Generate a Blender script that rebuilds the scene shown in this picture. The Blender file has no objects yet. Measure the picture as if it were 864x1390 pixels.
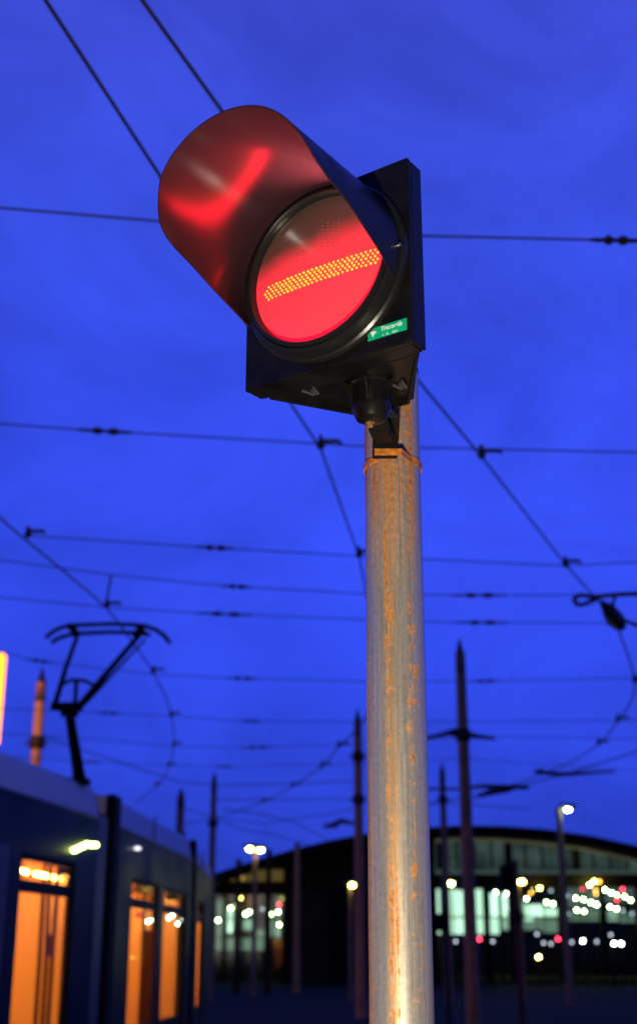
import bpy, bmesh, math, random
from mathutils import Vector, Matrix
random.seed(7)
R = math.radians
S = bpy.context.scene
COL = S.collection
EYE = 1.6                      # camera height above the ground
F, CX, CY = 1725.0, 432.0, 695.0
PITCH = R(19.2)
cP, sP = math.cos(PITCH), math.sin(PITCH)

# ---------------------------------------------------------------- measuring helpers (real places from the survey of the photo)
def ray(u, v):
    b = CY - v
    return Vector((u - CX, F * cP - b * sP, F * sP + b * cP))
def at_h(u, v, z):
    r = ray(u, v); r = r * ((z - EYE) / r.z); return Vector((r.x, r.y, z))
def at_y(u, v, Y):
    r = ray(u, v); r = r * (Y / r.y); return Vector((r.x, Y, r.z + EYE))

# ---------------------------------------------------------------- mesh builder
class MB:
    def __init__(s): s.bm = bmesh.new()
    def box(s, c, size, ax=None, rz=0):
        c = Vector(c)
        if ax is None:
            ax = (Vector((math.cos(rz), math.sin(rz), 0)), Vector((-math.sin(rz), math.cos(rz), 0)), Vector((0, 0, 1)))
        vs = []
        for i in (-.5, .5):
            for j in (-.5, .5):
                for k in (-.5, .5):
                    vs.append(s.bm.verts.new(c + ax[0] * size[0] * i + ax[1] * size[1] * j + ax[2] * size[2] * k))
        for f in ((0,1,3,2),(4,6,7,5),(0,4,5,1),(2,3,7,6),(0,2,6,4),(1,5,7,3)):
            s.bm.faces.new([vs[q] for q in f])
        return s
    def loft(s, rings, cap=True, closed=True):
        rr = [[s.bm.verts.new(Vector(p)) for p in ring] for ring in rings]
        n = len(rr[0])
        for a, b in zip(rr, rr[1:]):
            for i in range(n if closed else n - 1):
                j = (i + 1) % n
                s.bm.faces.new((a[i], a[j], b[j], b[i]))
        if cap and closed:
            s.bm.faces.new(list(reversed(rr[0]))); s.bm.faces.new(rr[-1])
        return s
    def tube(s, pts, r, n=8, cap=True):
        pts = [Vector(p) for p in pts]
        if not hasattr(r, '__len__'): r = [r] * len(pts)
        rings = []; up = None
        for i, p in enumerate(pts):
            d = (pts[min(i + 1, len(pts) - 1)] - pts[max(i - 1, 0)]).normalized()
            if up is None:
                up = Vector((0, 0, 1)) if abs(d.z) < .9 else Vector((1, 0, 0))
            a = d.cross(up).normalized(); b = a.cross(d).normalized(); up = b
            rings.append([p + (a * math.cos(2 * math.pi * k / n) + b * math.sin(2 * math.pi * k / n)) * r[i] for k in range(n)])
        return s.loft(rings, cap)
    def lathe(s, prof, c, ax, n=32, cap=True):
        ax = Vector(ax).normalized(); c = Vector(c)
        t = Vector((0, 0, 1)) if abs(ax.z) < .9 else Vector((1, 0, 0))
        a = t.cross(ax).normalized(); b = ax.cross(a)
        return s.loft([[c + ax * h + (a * math.cos(2*math.pi*k/n) + b * math.sin(2*math.pi*k/n)) * r for k in range(n)] for r, h in prof], cap)
    def ball(s, c, r, seg=10, rings=6, sc=(1, 1, 1)):
        m = Matrix.Translation(Vector(c)) @ Matrix.Diagonal((sc[0]*r, sc[1]*r, sc[2]*r, 1))
        bmesh.ops.create_uvsphere(s.bm, u_segments=seg, v_segments=rings, radius=1, matrix=m); return s
    def prism(s, poly, d):
        d = Vector(d)
        a = [s.bm.verts.new(Vector(p)) for p in poly]; b = [s.bm.verts.new(Vector(p) + d) for p in poly]
        n = len(a)
        s.bm.faces.new(a); s.bm.faces.new(list(reversed(b)))
        for i in range(n): s.bm.faces.new((a[i], b[i], b[(i+1) % n], a[(i+1) % n]))
        return s
    def build(s, name, m, parent=None, smooth=False, bevel=0, loc=None, seg=2):
        o0 = Vector((0, 0, 0))
        if parent is not None:
            q = parent
            while q is not None: o0 += q.location; q = q.parent
        if loc is not None: o0 = o0 + Vector(loc) if parent is not None else Vector(loc)
        bmesh.ops.recalc_face_normals(s.bm, faces=s.bm.faces)
        for v in s.bm.verts: v.co -= o0
        if smooth:
            for f in s.bm.faces: f.smooth = True
            if smooth != 'all':
                for e in s.bm.edges:
                    if len(e.link_faces) == 2 and e.calc_face_angle(0) > R(35): e.smooth = False
        me = bpy.data.meshes.new(name); s.bm.to_mesh(me); s.bm.free()
        ob = bpy.data.objects.new(name, me); COL.objects.link(ob); me.materials.append(m)
        if parent is not None: ob.parent = parent
        if loc is not None: ob.location = Vector(loc)
        if bevel:
            b = ob.modifiers.new('bevel', 'BEVEL'); b.width = bevel; b.segments = seg; b.limit_method = 'ANGLE'; b.angle_limit = R(40)
        return ob

def tag(o, label=None, cat=None, group=None, kind=None):
    if label: o['label'] = label
    if cat: o['category'] = cat
    if group: o['group'] = group
    if kind: o['kind'] = kind
    return o
def thing(name, loc, label, cat, group=None):
    o = bpy.data.objects.new(name, None); COL.objects.link(o); o.location = loc; o.empty_display_size = .1
    return tag(o, label, cat, group)
def copy_tree(o, parent=None, loc=None, label=None, group=None):
    c = o.copy(); COL.objects.link(c)
    if parent is not None: c.parent = parent
    if loc is not None: c.location = loc
    if label: c['label'] = label
    if group: c['group'] = group
    for ch in list(o.children): copy_tree(ch, c)
    return c

# ---------------------------------------------------------------- materials
def mat(name, base=(.5,.5,.5), rough=.5, metal=0, emit=None, es=0, noise=0, nscale=5, spec=.5, bump=0, coat=0):
    m = bpy.data.materials.new(name); m.use_nodes = True
    nt = m.node_tree; b = nt.nodes['Principled BSDF']
    b.inputs['Base Color'].default_value = (*base, 1); b.inputs['Roughness'].default_value = rough
    b.inputs['Metallic'].default_value = metal; b.inputs['Specular IOR Level'].default_value = spec
    b.inputs['Coat Weight'].default_value = coat
    if emit: b.inputs['Emission Color'].default_value = (*emit, 1); b.inputs['Emission Strength'].default_value = es
    if noise or bump:
        tc = nt.nodes.new('ShaderNodeTexCoord'); n = nt.nodes.new('ShaderNodeTexNoise')
        n.inputs['Scale'].default_value = nscale; n.inputs['Detail'].default_value = 6
        nt.links.new(tc.outputs['Object'], n.inputs['Vector'])
        if noise:
            mr = nt.nodes.new('ShaderNodeMapRange'); mr.inputs[3].default_value = 1 - noise; mr.inputs[4].default_value = 1 + noise
            mr.inputs[1].default_value = .3; mr.inputs[2].default_value = .7
            nt.links.new(n.outputs['Fac'], mr.inputs[0])
            mx = nt.nodes.new('ShaderNodeVectorMath'); mx.operation = 'SCALE'; mx.inputs[0].default_value = base
            nt.links.new(mr.outputs[0], mx.inputs['Scale']); nt.links.new(mx.outputs[0], b.inputs['Base Color'])
            r2 = nt.nodes.new('ShaderNodeMapRange'); r2.inputs[1].default_value = .3; r2.inputs[2].default_value = .7
            r2.inputs[3].default_value = max(.03, rough - .1); r2.inputs[4].default_value = min(1, rough + .12)
            nt.links.new(n.outputs['Fac'], r2.inputs[0]); nt.links.new(r2.outputs[0], b.inputs['Roughness'])
        if bump:
            bp = nt.nodes.new('ShaderNodeBump'); bp.inputs['Strength'].default_value = bump; bp.inputs['Distance'].default_value = .01
            nt.links.new(n.outputs['Fac'], bp.inputs['Height']); nt.links.new(bp.outputs[0], b.inputs['Normal'])
    return m
def emat(name, col, s):
    m = mat(name, (.05,.05,.05), .5, emit=col, es=s); return m

M = {}
M['black'] = mat('black_plastic', (.0055,.005,.0048), .34, noise=.35, nscale=18, bump=.04, spec=.25)
M['black_dull'] = mat('black_dull', (.006,.006,.006), .6, noise=.3, nscale=30, spec=.1)
M['rubber'] = mat('rubber', (.007,.007,.007), .5, spec=.1)
M['wire'] = mat('wire_metal', (.05,.045,.045), .6)
M['ins'] = mat('insulator', (.02,.018,.02), .5)
M['mast'] = mat('mast_paint', (.42,.30,.19), .7, spec=.15, noise=.2, nscale=3)
M['mastcap'] = mat('mast_cap', (.02,.02,.02), .6)
M['asphalt'] = mat('asphalt', (.018,.017,.014), .95, spec=.08, noise=.3, nscale=4, bump=.3)
M['paving'] = mat('paving', (.12,.115,.11), .8, noise=.25, nscale=8, bump=.2)
M['steel'] = mat('rail_steel', (.25,.24,.23), .35, metal=1)
M['tram'] = mat('tram_navy', (.008,.018,.035), .38, noise=.1, nscale=1, spec=.12)
M['fair'] = mat('roof_fairing', (.88,.86,.80), .5, noise=.06, nscale=2)
M['tgrey'] = mat('tram_grey', (.12,.11,.12), .4, spec=.3)
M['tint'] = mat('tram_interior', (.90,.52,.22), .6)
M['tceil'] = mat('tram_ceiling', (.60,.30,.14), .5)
M['transomglow'] = mat('transom_glow', (.85,.26,.06), .6)
M['seat'] = mat('seat_fabric', (.10,.03,.02), .8)
M['strip'] = emat('strip_light', (1,.50,.10), 46)
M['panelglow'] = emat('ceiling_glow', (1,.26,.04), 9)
M['notice'] = emat('red_notice', (1,.01,.03), .9)
M['concrete'] = mat('concrete', (.10,.08,.04), .85, spec=.1, noise=.2, nscale=1)
M['roof'] = mat('roof_sheet', (.012,.012,.012), .7, spec=.1)
M['wall'] = mat('hall_wall', (.05,.04,.022), .8, spec=.1, noise=.25, nscale=.4)
M['ledge'] = mat('hall_ledge', (.05,.04,.024), .9, spec=.05)
M['door'] = mat('hall_door', (.004,.004,.005), .8)
M['steelblk'] = mat('hall_column', (.018,.014,.008), .7, spec=.1)
M['mullion'] = mat('mullion', (.04,.032,.02), .7, spec=.1)
M['screwm'] = mat('screw', (.6,.55,.42), .3, metal=1)
M['nut'] = mat('rusty_nut', (.45,.22,.09), .5, metal=.6, noise=.5, nscale=200)
M['post_br'] = mat('brown_post', (.07,.028,.024), .6)
M['lampbody'] = mat('lamp_body', (.12,.12,.12), .5)

def glass(name, tint=(.8,.85,.9), refl=.12):
    m = bpy.data.materials.new(name); m.use_nodes = True; nt = m.node_tree; nt.nodes.clear()
    o = nt.nodes.new('ShaderNodeOutputMaterial'); mx = nt.nodes.new('ShaderNodeMixShader')
    t = nt.nodes.new('ShaderNodeBsdfTransparent'); g = nt.nodes.new('ShaderNodeBsdfGlossy')
    t.inputs[0].default_value = (*tint, 1); g.inputs['Roughness'].default_value = .05
    mx.inputs[0].default_value = refl
    nt.links.new(t.outputs[0], mx.inputs[1]); nt.links.new(g.outputs[0], mx.inputs[2]); nt.links.new(mx.outputs[0], o.inputs[0])
    return m
M['glass'] = glass('window_glass', refl=.04)
M['hallglass'] = glass('hall_glass', (.8,.88,.86), .05)

def rust_pole():
    m = bpy.data.materials.new('rusty_galvanised'); m.use_nodes = True
    nt = m.node_tree; N = nt.nodes.new; L = nt.links.new; b = nt.nodes['Principled BSDF']
    tc = N('ShaderNodeTexCoord'); sep = N('ShaderNodeSeparateXYZ'); L(tc.outputs['Object'], sep.inputs[0])
    at = N('ShaderNodeMath'); at.operation = 'ARCTAN2'; L(sep.outputs[0], at.inputs[0])
    ng = N('ShaderNodeMath'); ng.operation = 'MULTIPLY'; ng.inputs[1].default_value = -1
    L(sep.outputs[1], ng.inputs[0]); L(ng.outputs[0], at.inputs[1])         # angle 0 faces -y, grows to +x
    def vec(sa, sz):
        a = N('ShaderNodeMath'); a.operation = 'MULTIPLY'; a.inputs[1].default_value = sa; L(at.outputs[0], a.inputs[0])
        z = N('ShaderNodeMath'); z.operation = 'MULTIPLY'; z.inputs[1].default_value = sz; L(sep.outputs[2], z.inputs[0])
        c = N('ShaderNodeCombineXYZ'); L(a.outputs[0], c.inputs[0]); L(z.outputs[0], c.inputs[1]); return c
    def noise(v, sc, det=6, rough=.6):
        n = N('ShaderNodeTexNoise'); n.inputs['Scale'].default_value = sc; n.inputs['Detail'].default_value = det; n.inputs['Roughness'].default_value = rough
        L(v.outputs[0], n.inputs['Vector']); return n
    def rng(src, a, bb, c=0, d=1, sm=True):
        r = N('ShaderNodeMapRange'); r.inputs[1].default_value = a; r.inputs[2].default_value = bb; r.inputs[3].default_value = c; r.inputs[4].default_value = d
        if sm: r.interpolation_type = 'SMOOTHSTEP'
        L(src, r.inputs[0]); return r
    def mth(op, a, bb):
        x = N('ShaderNodeMath'); x.operation = op; x.use_clamp = op in ('MAXIMUM', 'ADD')
        for i, q in enumerate((a, bb)):
            if isinstance(q, (int, float)): x.inputs[i].default_value = q
            else: L(q, x.inputs[i])
        return x.outputs[0]
    streak = noise(vec(5.0, 1.1), 2.0, 9, .72)          # vertical streaks
    fine = noise(vec(12.0, 3.0), 2.0, 9, .75)
    blot = noise(vec(1.1, 12.0), 3.0, 10, .74)          # blotches
    spots = noise(vec(1.1, 14.0), 6.5, 7, .7)
    wob = noise(vec(1.2, 2.0), 2.2, 4, .6)
    # base metal
    ramp = N('ShaderNodeValToRGB'); e = ramp.color_ramp.elements
    e[0].position = .30; e[0].color = (.19,.16,.12,1); e[1].position = .72; e[1].color = (.76,.70,.58,1)
    L(mth('ADD', mth('MULTIPLY', streak.outputs[0], .38), mth('ADD', mth('MULTIPLY', fine.outputs[0], .30), mth('MULTIPLY', spots.outputs[0], .32))), ramp.inputs[0])
    rr = N('ShaderNodeValToRGB'); q = rr.color_ramp.elements
    q[0].position = .30; q[0].color = (.16,.05,.012,1); q[1].position = .70; q[1].color = (.72,.26,.035,1)
    L(spots.outputs[0], rr.inputs[0])
    # main rust band: around angle a0, ragged
    def band(a0, w, amp, lo, hi):
        d = mth('ABSOLUTE', mth('ADD_', at.outputs[0], -a0) if False else sub(at.outputs[0], a0), 0)
        g = rng(d, 0, w, 1, 0)
        g2 = mth('MULTIPLY', mth('MULTIPLY', g.outputs[0], amp), rng(wob.outputs[0], .30, .62, .45, 1.15).outputs[0])
        s = N('ShaderNodeMath'); s.operation = 'ADD'; L(g2, s.inputs[0]); L(blot.outputs[0], s.inputs[1])
        return rng(s.outputs[0], lo, hi).outputs[0]
    def sub(a, v):
        x = N('ShaderNodeMath'); x.operation = 'SUBTRACT'; L(a, x.inputs[0]); x.inputs[1].default_value = v; return x.outputs[0]
    b1 = band(-.33, .26, .42, .74, .98)
    b2 = band(-.14, .14, .30, .70, .90)
    b3 = band(.50, .62, .22, .69, .80)
    b4 = band(-1.25, .30, .26, .62, .78)
    b5 = band(-.24, .42, .14, .70, .74)
    # rust run-down just below the clamp
    zt = rng(sep.outputs[2], 2.08, 2.40, 0, 1)
    st2 = noise(vec(5.0, .5), 3.0, 4, .6)
    s5 = mth('MULTIPLY', zt.outputs[0], rng(st2.outputs[0], .38, .58).outputs[0])
    ang_ok = rng(mth('ABSOLUTE', sub(at.outputs[0], -.1), 0), .75, 1.1, 1, 0)
    s5 = mth('MULTIPLY', s5, ang_ok.outputs[0])
    ed = mth('MULTIPLY', rng(at.outputs[0], -1.0, -1.25).outputs[0], rng(sep.outputs[2], 2.28, 2.40).outputs[0])
    tot = mth('MAXIMUM', mth('MAXIMUM', mth('MAXIMUM', b1, b2), mth('MAXIMUM', b3, mth('MULTIPLY', b5, .8))), mth('MAXIMUM', mth('MULTIPLY', b4, .7), mth('MAXIMUM', s5, ed)))
    # break vertically
    mx = N('ShaderNodeMix'); mx.data_type = 'RGBA'; L(tot, mx.inputs[0]); L(ramp.outputs[0], mx.inputs[6]); L(rr.outputs[0], mx.inputs[7])
    # yellowish stain bleeding out of the rust
    stg = rng(mth('ABSOLUTE', sub(at.outputs[0], -.22), 0), .05, .34, 1, 0)
    stn = mth('MULTIPLY', stg.outputs[0], rng(streak.outputs[0], .38, .62, .15, .85).outputs[0])
    mb_ = N('ShaderNodeMix'); mb_.data_type = 'RGBA'; L(stn, mb_.inputs[0]); L(ramp.outputs[0], mb_.inputs[6]); mb_.inputs[7].default_value = (.62,.33,.08,1)
    L(mb_.outputs[2], mx.inputs[6])
    L(mx.outputs[2], b.inputs['Base Color'])
    me = rng(tot, 0, 1, .64, .08, False); L(me.outputs[0], b.inputs['Metallic'])
    ro = N('ShaderNodeMath'); ro.operation = 'ADD'; L(rng(tot, 0, 1, .11, .38, False).outputs[0], ro.inputs[0])
    L(rng(fine.outputs[0], .3, .7, .16, .34, False).outputs[0], ro.inputs[1]); L(ro.outputs[0], b.inputs['Roughness'])
    bp = N('ShaderNodeBump'); bp.inputs['Strength'].default_value = .25; bp.inputs['Distance'].default_value = .002
    L(mth('ADD', mth('MULTIPLY', blot.outputs[0], .5), mth('MULTIPLY', fine.outputs[0], .5)), bp.inputs['Height']); L(bp.outputs[0], b.inputs['Normal'])
    return m
M['pole'] = rust_pole()
M['band'] = mat('rusty_band', (.52,.17,.02), .55, metal=.1, noise=.6, nscale=60, bump=.2)

# ================================================================ WORLD
w = bpy.data.worlds.new('World'); S.world = w; w.use_nodes = True
nt = w.node_tree; bg = nt.nodes['Background']
SUN_EL, SUN_ROT = R(2.0), R(180)
sky = nt.nodes.new('ShaderNodeTexSky'); sky.sky_type = 'NISHITA'; sky.sun_disc = False
sky.sun_elevation = SUN_EL; sky.sun_rotation = SUN_ROT
bw = nt.nodes.new('ShaderNodeRGBToBW'); nt.links.new(sky.outputs[0], bw.inputs[0])
pw = nt.nodes.new('ShaderNodeMath'); pw.operation = 'POWER'; pw.inputs[1].default_value = .35
nt.links.new(bw.outputs[0], pw.inputs[0])
tc = nt.nodes.new('ShaderNodeTexCoord'); sp = nt.nodes.new('ShaderNodeSeparateXYZ'); nt.links.new(tc.outputs['Generated'], sp.inputs[0])
cr = nt.nodes.new('ShaderNodeValToRGB'); nt.links.new(sp.outputs[2], cr.inputs[0])
el = cr.color_ramp.elements
el[0].position = 0.0; el[0].color = (.018,.045,.42,1)
el[1].position = .70; el[1].color = (.064,.094,.84,1)
for p, c in ((.10,(.022,.050,.55,1)),(.22,(.031,.070,.82,1)),(.40,(.040,.084,.93,1)),(.52,(.048,.096,.93,1))):
    x = el.new(p); x.color = c
mp = nt.nodes.new('ShaderNodeMapping'); mp.inputs['Scale'].default_value = (2.0, 2.0, 3.4); nt.links.new(tc.outputs['Generated'], mp.inputs[0])
cn = nt.nodes.new('ShaderNodeTexNoise'); cn.inputs['Scale'].default_value = 2.3; cn.inputs['Detail'].default_value = 8; cn.inputs['Roughness'].default_value = .60
cn.inputs['Distortion'].default_value = .6
nt.links.new(mp.outputs[0], cn.inputs['Vector'])
cm = nt.nodes.new('ShaderNodeMapRange'); cm.inputs[1].default_value = .3; cm.inputs[2].default_value = .7; cm.inputs[3].default_value = .68; cm.inputs[4].default_value = 1.08
nt.links.new(cn.outputs[0], cm.inputs[0])
k1 = nt.nodes.new('ShaderNodeMath'); k1.operation = 'MULTIPLY'; nt.links.new(pw.outputs[0], k1.inputs[0]); nt.links.new(cm.outputs[0], k1.inputs[1])
vm = nt.nodes.new('ShaderNodeVectorMath'); vm.operation = 'SCALE'; nt.links.new(cr.outputs[0], vm.inputs[0]); nt.links.new(k1.outputs[0], vm.inputs['Scale'])
SKYK = 9.5
az = nt.nodes.new('ShaderNodeMapRange'); az.interpolation_type = 'SMOOTHSTEP'; az.inputs[1].default_value = -.62; az.inputs[2].default_value = .15; az.inputs[3].default_value = .10; az.inputs[4].default_value = 1.0
nt.links.new(sp.outputs[1], az.inputs[0])          # +y sky bright; unseen sky behind the camera dimmed to keep facing surfaces dark
k2 = nt.nodes.new('ShaderNodeMath'); k2.operation = 'MULTIPLY'; nt.links.new(k1.outputs[0], k2.inputs[0]); nt.links.new(az.outputs[0], k2.inputs[1])
nt.links.new(k2.outputs[0], vm.inputs['Scale'])
vm2 = nt.nodes.new('ShaderNodeVectorMath'); vm2.operation = 'SCALE'; vm2.inputs['Scale'].default_value = SKYK
nt.links.new(vm.outputs[0], vm2.inputs[0]); nt.links.new(vm2.outputs[0], bg.inputs[0])
bg.inputs[1].default_value = .1
# last light of the day, sun down behind the photographer
sl = bpy.data.lights.new('sun', 'SUN'); sl.energy = .03; sl.angle = R(10); sl.color = (1,.85,.7)
so = bpy.data.objects.new('sun', sl); COL.objects.link(so); so.rotation_euler = (R(88), 0, 0)

# ================================================================ GROUND
g = MB(); g.box((0, 150, -.05), (900, 900, .1)); tag(g.build('ground', M['asphalt']), kind='structure')
pv = MB(); pv.box((.6, 1.2, .062), (3.4, 5.0, .12)); tag(pv.build('pavement', M['paving'], bevel=.01), kind='structure')

# ================================================================ THE SIGNAL
A = R(35.08)
U = Vector((math.cos(A), -math.sin(A), 0)); Z = Vector((0, 0, 1)); Nn = Vector((-math.sin(A), -math.cos(A), 0))
PC = Vector((.1608, 1.967, .9965 + EYE)) - U * .3652 / 2 + Z * .3716 / 2      # plate centre, front plane
HW, HH = .1826, .1858
base = Vector((.1345, 2.30, .123))
sig = thing('tram_signal', base, 'black hooded signal lit red with an orange dotted bar, on a rusty pole', 'tram signal')
def P(a, b, n=0): return PC + U * a + Z * b + Nn * n
# pole
pb = Vector((.1345, 2.300, .123)); pt = Vector((.153 + .0017, 2.455 + .010, EYE + 1.01 + .16))
pd = (pt - pb); PLEN = pd.length; pd.normalize()
m = MB(); m.tube([Vector((0, 0, 0)), Vector((0, 0, PLEN))], .057, 64)
pole = m.build('pole', M['pole'], smooth=True)
pole.parent = sig; pole.rotation_mode = 'QUATERNION'; pole.rotation_quaternion = Vector((0, 0, 1)).rotation_difference(pd)
m = MB(); m.lathe([(.095, 0), (.095, .016), (.062, .02), (.060, .05)], pb, (0, 0, 1), 32); m.build('base_flange', M['band'], sig, smooth=True)
m = MB(); m.lathe([(.0585, 0), (.0585, .006), (.05, .014), (.01, .018)], pt, pd, 32); m.build('pole_cap', M['black'], sig, smooth=True)
# plate with lip: front plate + rim flange
m = MB(); m.box(P(0, 0, -.006), (HW * 2, .012, HH * 2), (U, Nn, Z)); 
face = m.build('front_plate', M['black'], sig, bevel=.003)
m = MB()
t = .006; dp = .036
for a, b, sx, sz in ((-HW + t/2 + .0005, 0, t, HH*2 - .004), (HW - t/2 - .0005, 0, t, HH*2 - .004), (0, HH - t/2 - .0005, HW*2 - 2*t - .004, t), (0, -HH + t/2 + .0005, HW*2 - 2*t - .004, t)):
    m.box(P(a, b, -.0125 - dp/2), (sx, dp, sz), (U, Nn, Z))
m.build('plate_rim', M['black'], sig, bevel=.0015)
# slight inner groove frame along right and bottom
# tapered rear shell
hw1, hh1 = HW - .012, HH - .006
def ringp(hw, hb, ht, n, shift=0):
    return [P(-hw + shift, -hb, n), P(hw + shift, -hb, n), P(hw + shift, ht, n), P(-hw + shift, ht, n)]
m = MB(); m.loft([ringp(hw1, hh1, hh1, -.014), ringp(hw1 - .004, hh1 - .002, hh1 - .004, -.05), ringp(.074, hh1 - .004, hh1 - .05, -.205, -.010), ringp(.056, hh1 - .006, hh1 - .06, -.235, -.011)])
shell = m.build('rear_shell', M['black'], sig, bevel=.003, seg=2)
# underside lip of the shell
def lipbar(p0, p1, w_, h_):
    d = (p1 - p0); L_ = d.length; d.normalize(); sd = Z.cross(d)
    m.box((p0 + p1) / 2, (L_, w_, h_), (d, sd, Z))
m = MB(); zz = -hh1 - .0005
c0, c1, c2, c3 = P(-hw1 + .008, zz, -.052), P(-.064, zz, -.222), P(.040, zz, -.222), P(hw1 - .008, zz, -.052)
for q0, q1 in ((c0, c1), (c1, c2), (c2, c3), (c3, c0)): lipbar(q0, q1, .006, .012)
m.build('underside_lip', M['black'], sig, bevel=.001)
for q, nm in ((P(-.085, -hh1 - .001, -.085), 0), (P(.066, -hh1 - .001, -.155), 1)):
    m = MB()
    for k in (-1, 1): m.box(q + U * .009 * k + Nn * .004, (.003, .030, .004), (U, (Nn + U * .25 * k).normalized(), Z))
    m.box(q + U * .002, (.002, .02, .004), (U, Nn, Z))
    m.build('moulding_mark', mat('mark_grey', (.06,.06,.065), .5) if nm == 0 else bpy.data.materials['mark_grey'], sig)
# lens ring
LC = P(.004, .003)
m = MB(); m.lathe([(.176, -.002), (.176, .010), (.172, .014), (.166, .014), (.166, .032), (.160, .0345), (.1565, .031), (.1565, .0375), (.1500, .0395), (.1465, .034), (.1455, .020)], LC, Nn, 96, cap=False)
m.build('lens_ring', mat('ring_rubber', (.010,.010,.010), .28, bump=.03, nscale=40, spec=.35), sig, smooth=True)

def lens_mat():
    m_ = bpy.data.materials.new('signal_lens'); m_.use_nodes = True; nt = m_.node_tree; N = nt.nodes.new; L = nt.links.new
    b = nt.nodes['Principled BSDF']; tc = N('ShaderNodeTexCoord')
    # a = along the bar, b = height over the bar, from the lens centre (object origin)
    da = N('ShaderNodeVectorMath'); da.operation = 'DOT_PRODUCT'; da.inputs[1].default_value = U; L(tc.outputs['Object'], da.inputs[0])
    db = N('ShaderNodeVectorMath'); db.operation = 'DOT_PRODUCT'; db.inputs[1].default_value = Z; L(tc.outputs['Object'], db.inputs[0])
    nz = N('ShaderNodeTexNoise'); nz.inputs['Scale'].default_value = 14; nz.inputs['Detail'].default_value = 3; L(tc.outputs['Object'], nz.inputs['Vector'])
    def mt(op, x, y):
        q = N('ShaderNodeMath'); q.operation = op
        for i, s_ in enumerate((x, y)):
            if isinstance(s_, (int, float)): q.inputs[i].default_value = s_
            else: L(s_, q.inputs[i])
        return q.outputs[0]
    edge = mt('ADD', mt('MULTIPLY', da.outputs['Value'], -.13), db.outputs['Value'])
    edge = mt('ADD', edge, mt('MULTIPLY', mt('SUBTRACT', nz.outputs[0], .5), .03))
    mr = N('ShaderNodeMapRange'); mr.interpolation_type = 'SMOOTHSTEP'
    mr.inputs[1].default_value = .080; mr.inputs[2].default_value = .010; L(edge, mr.inputs[0])
    mr2 = N('ShaderNodeMapRange'); mr2.inputs[1].default_value = .15; mr2.inputs[2].default_value = .02; mr2.inputs[3].default_value = 0; mr2.inputs[4].default_value = .06; L(edge, mr2.inputs[0])
    st = mt('ADD', mt('MULTIPLY', mr.outputs[0], 1.0), mr2.outputs[0])
    b.inputs['Base Color'].default_value = (.085,.056,.046,1); b.inputs['Roughness'].default_value = .22
    b.inputs['Emission Color'].default_value = (1,.008,.034,1)
    L(mt('MULTIPLY', st, 1.2), b.inputs['Emission Strength'])
    return m_
m = MB(); m.lathe([(.1462, .022), (.13, .025), (.10, .0285), (.06, .031), (.02, .0325), (.002, .0326)], LC, Nn, 96)
lens = m.build('lens', lens_mat(), sig, smooth=True)
for v in lens.data.vertices: v.co -= (LC - base)
lens.location = LC - base
def lens_n(a, b): return .0326 - .0106 * (math.hypot(a, b) / .1462) ** 2
# LED bar: staggered rows
def led(mb, a, b, r): mb.ball(LC + U * a + Z * b + Nn * (lens_n(a, b) + .0004), r, 8, 5)
m = MB()
for row in range(5):
    for i in range(27):
        a = -.1215 + i * .0094 + (row % 2) * .0047
        b = -.029 + row * .0064
        if abs(a) < .128 and not (i == 0 and row in (0, 4)): led(m, a + random.uniform(-.0005, .0005), b + random.uniform(-.0005, .0005), random.uniform(.0021, .0028))
m.build('lit_dot_bar', emat('led_amber', (1,.27,.003), 3.0), sig, smooth='all')
m = MB()
for col in range(4):
    for i in range(8):
        led(m, .030 + (col - 1.5) * .0115, .030 + i * .0075 + (col % 2) * .0035, .0016)
m.build('unlit_dot_bar', mat('led_off', (.20,.06,.06), .35, emit=(1,.02,.05), es=.16), sig, smooth='all')  # unlit dots; their faint visibility is put in as weak red emission
m = MB()
for i in range(5):
    for j in range(3): led(m, -.062 + i * .0085, .026 + j * .0075 + (i % 2) * .003, .0014)
m.build('unlit_dot_bar', bpy.data.materials['led_off'], sig, smooth='all')
# directional red beam of the lit bar
al = bpy.data.lights.new('signal_beam', 'AREA'); al.shape = 'RECTANGLE'; al.size = .23; al.size_y = .036; al.energy = .95; al.color = (1,.010,.022); al.spread = R(122)
ao = bpy.data.objects.new('signal_beam', al); COL.objects.link(ao); ao.parent = sig
mm = Matrix((U, Z, U.cross(Z))).transposed()      # local x=U, y=Z, z = U x Z ; lamp shines along -z
if (U.cross(Z)).dot(Nn) > 0: mm = Matrix((-U, Z, (-U).cross(Z))).transposed()
ao.matrix_basis = Matrix.Translation(LC + Nn * .040 + Z * .027 - base) @ mm.to_4x4()
a2 = bpy.data.lights.new('hood_fill', 'AREA'); a2.shape = 'DISK'; a2.size = .10; a2.energy = 1.5; a2.color = (1,.30,.30); a2.spread = R(105)  # added lamp, stands in for flash light bounced off the lens onto the hood
o2 = bpy.data.objects.new('hood_fill', a2); COL.objects.link(o2); o2.parent = sig
dn = (Z * .62 + Nn * .72 + U * .02).normalized()
o2.rotation_mode = 'QUATERNION'; o2.rotation_quaternion = dn.to_track_quat('-Z', 'Y'); o2.location = LC + U * .045 + Z * .085 + Nn * .040 - base
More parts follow.
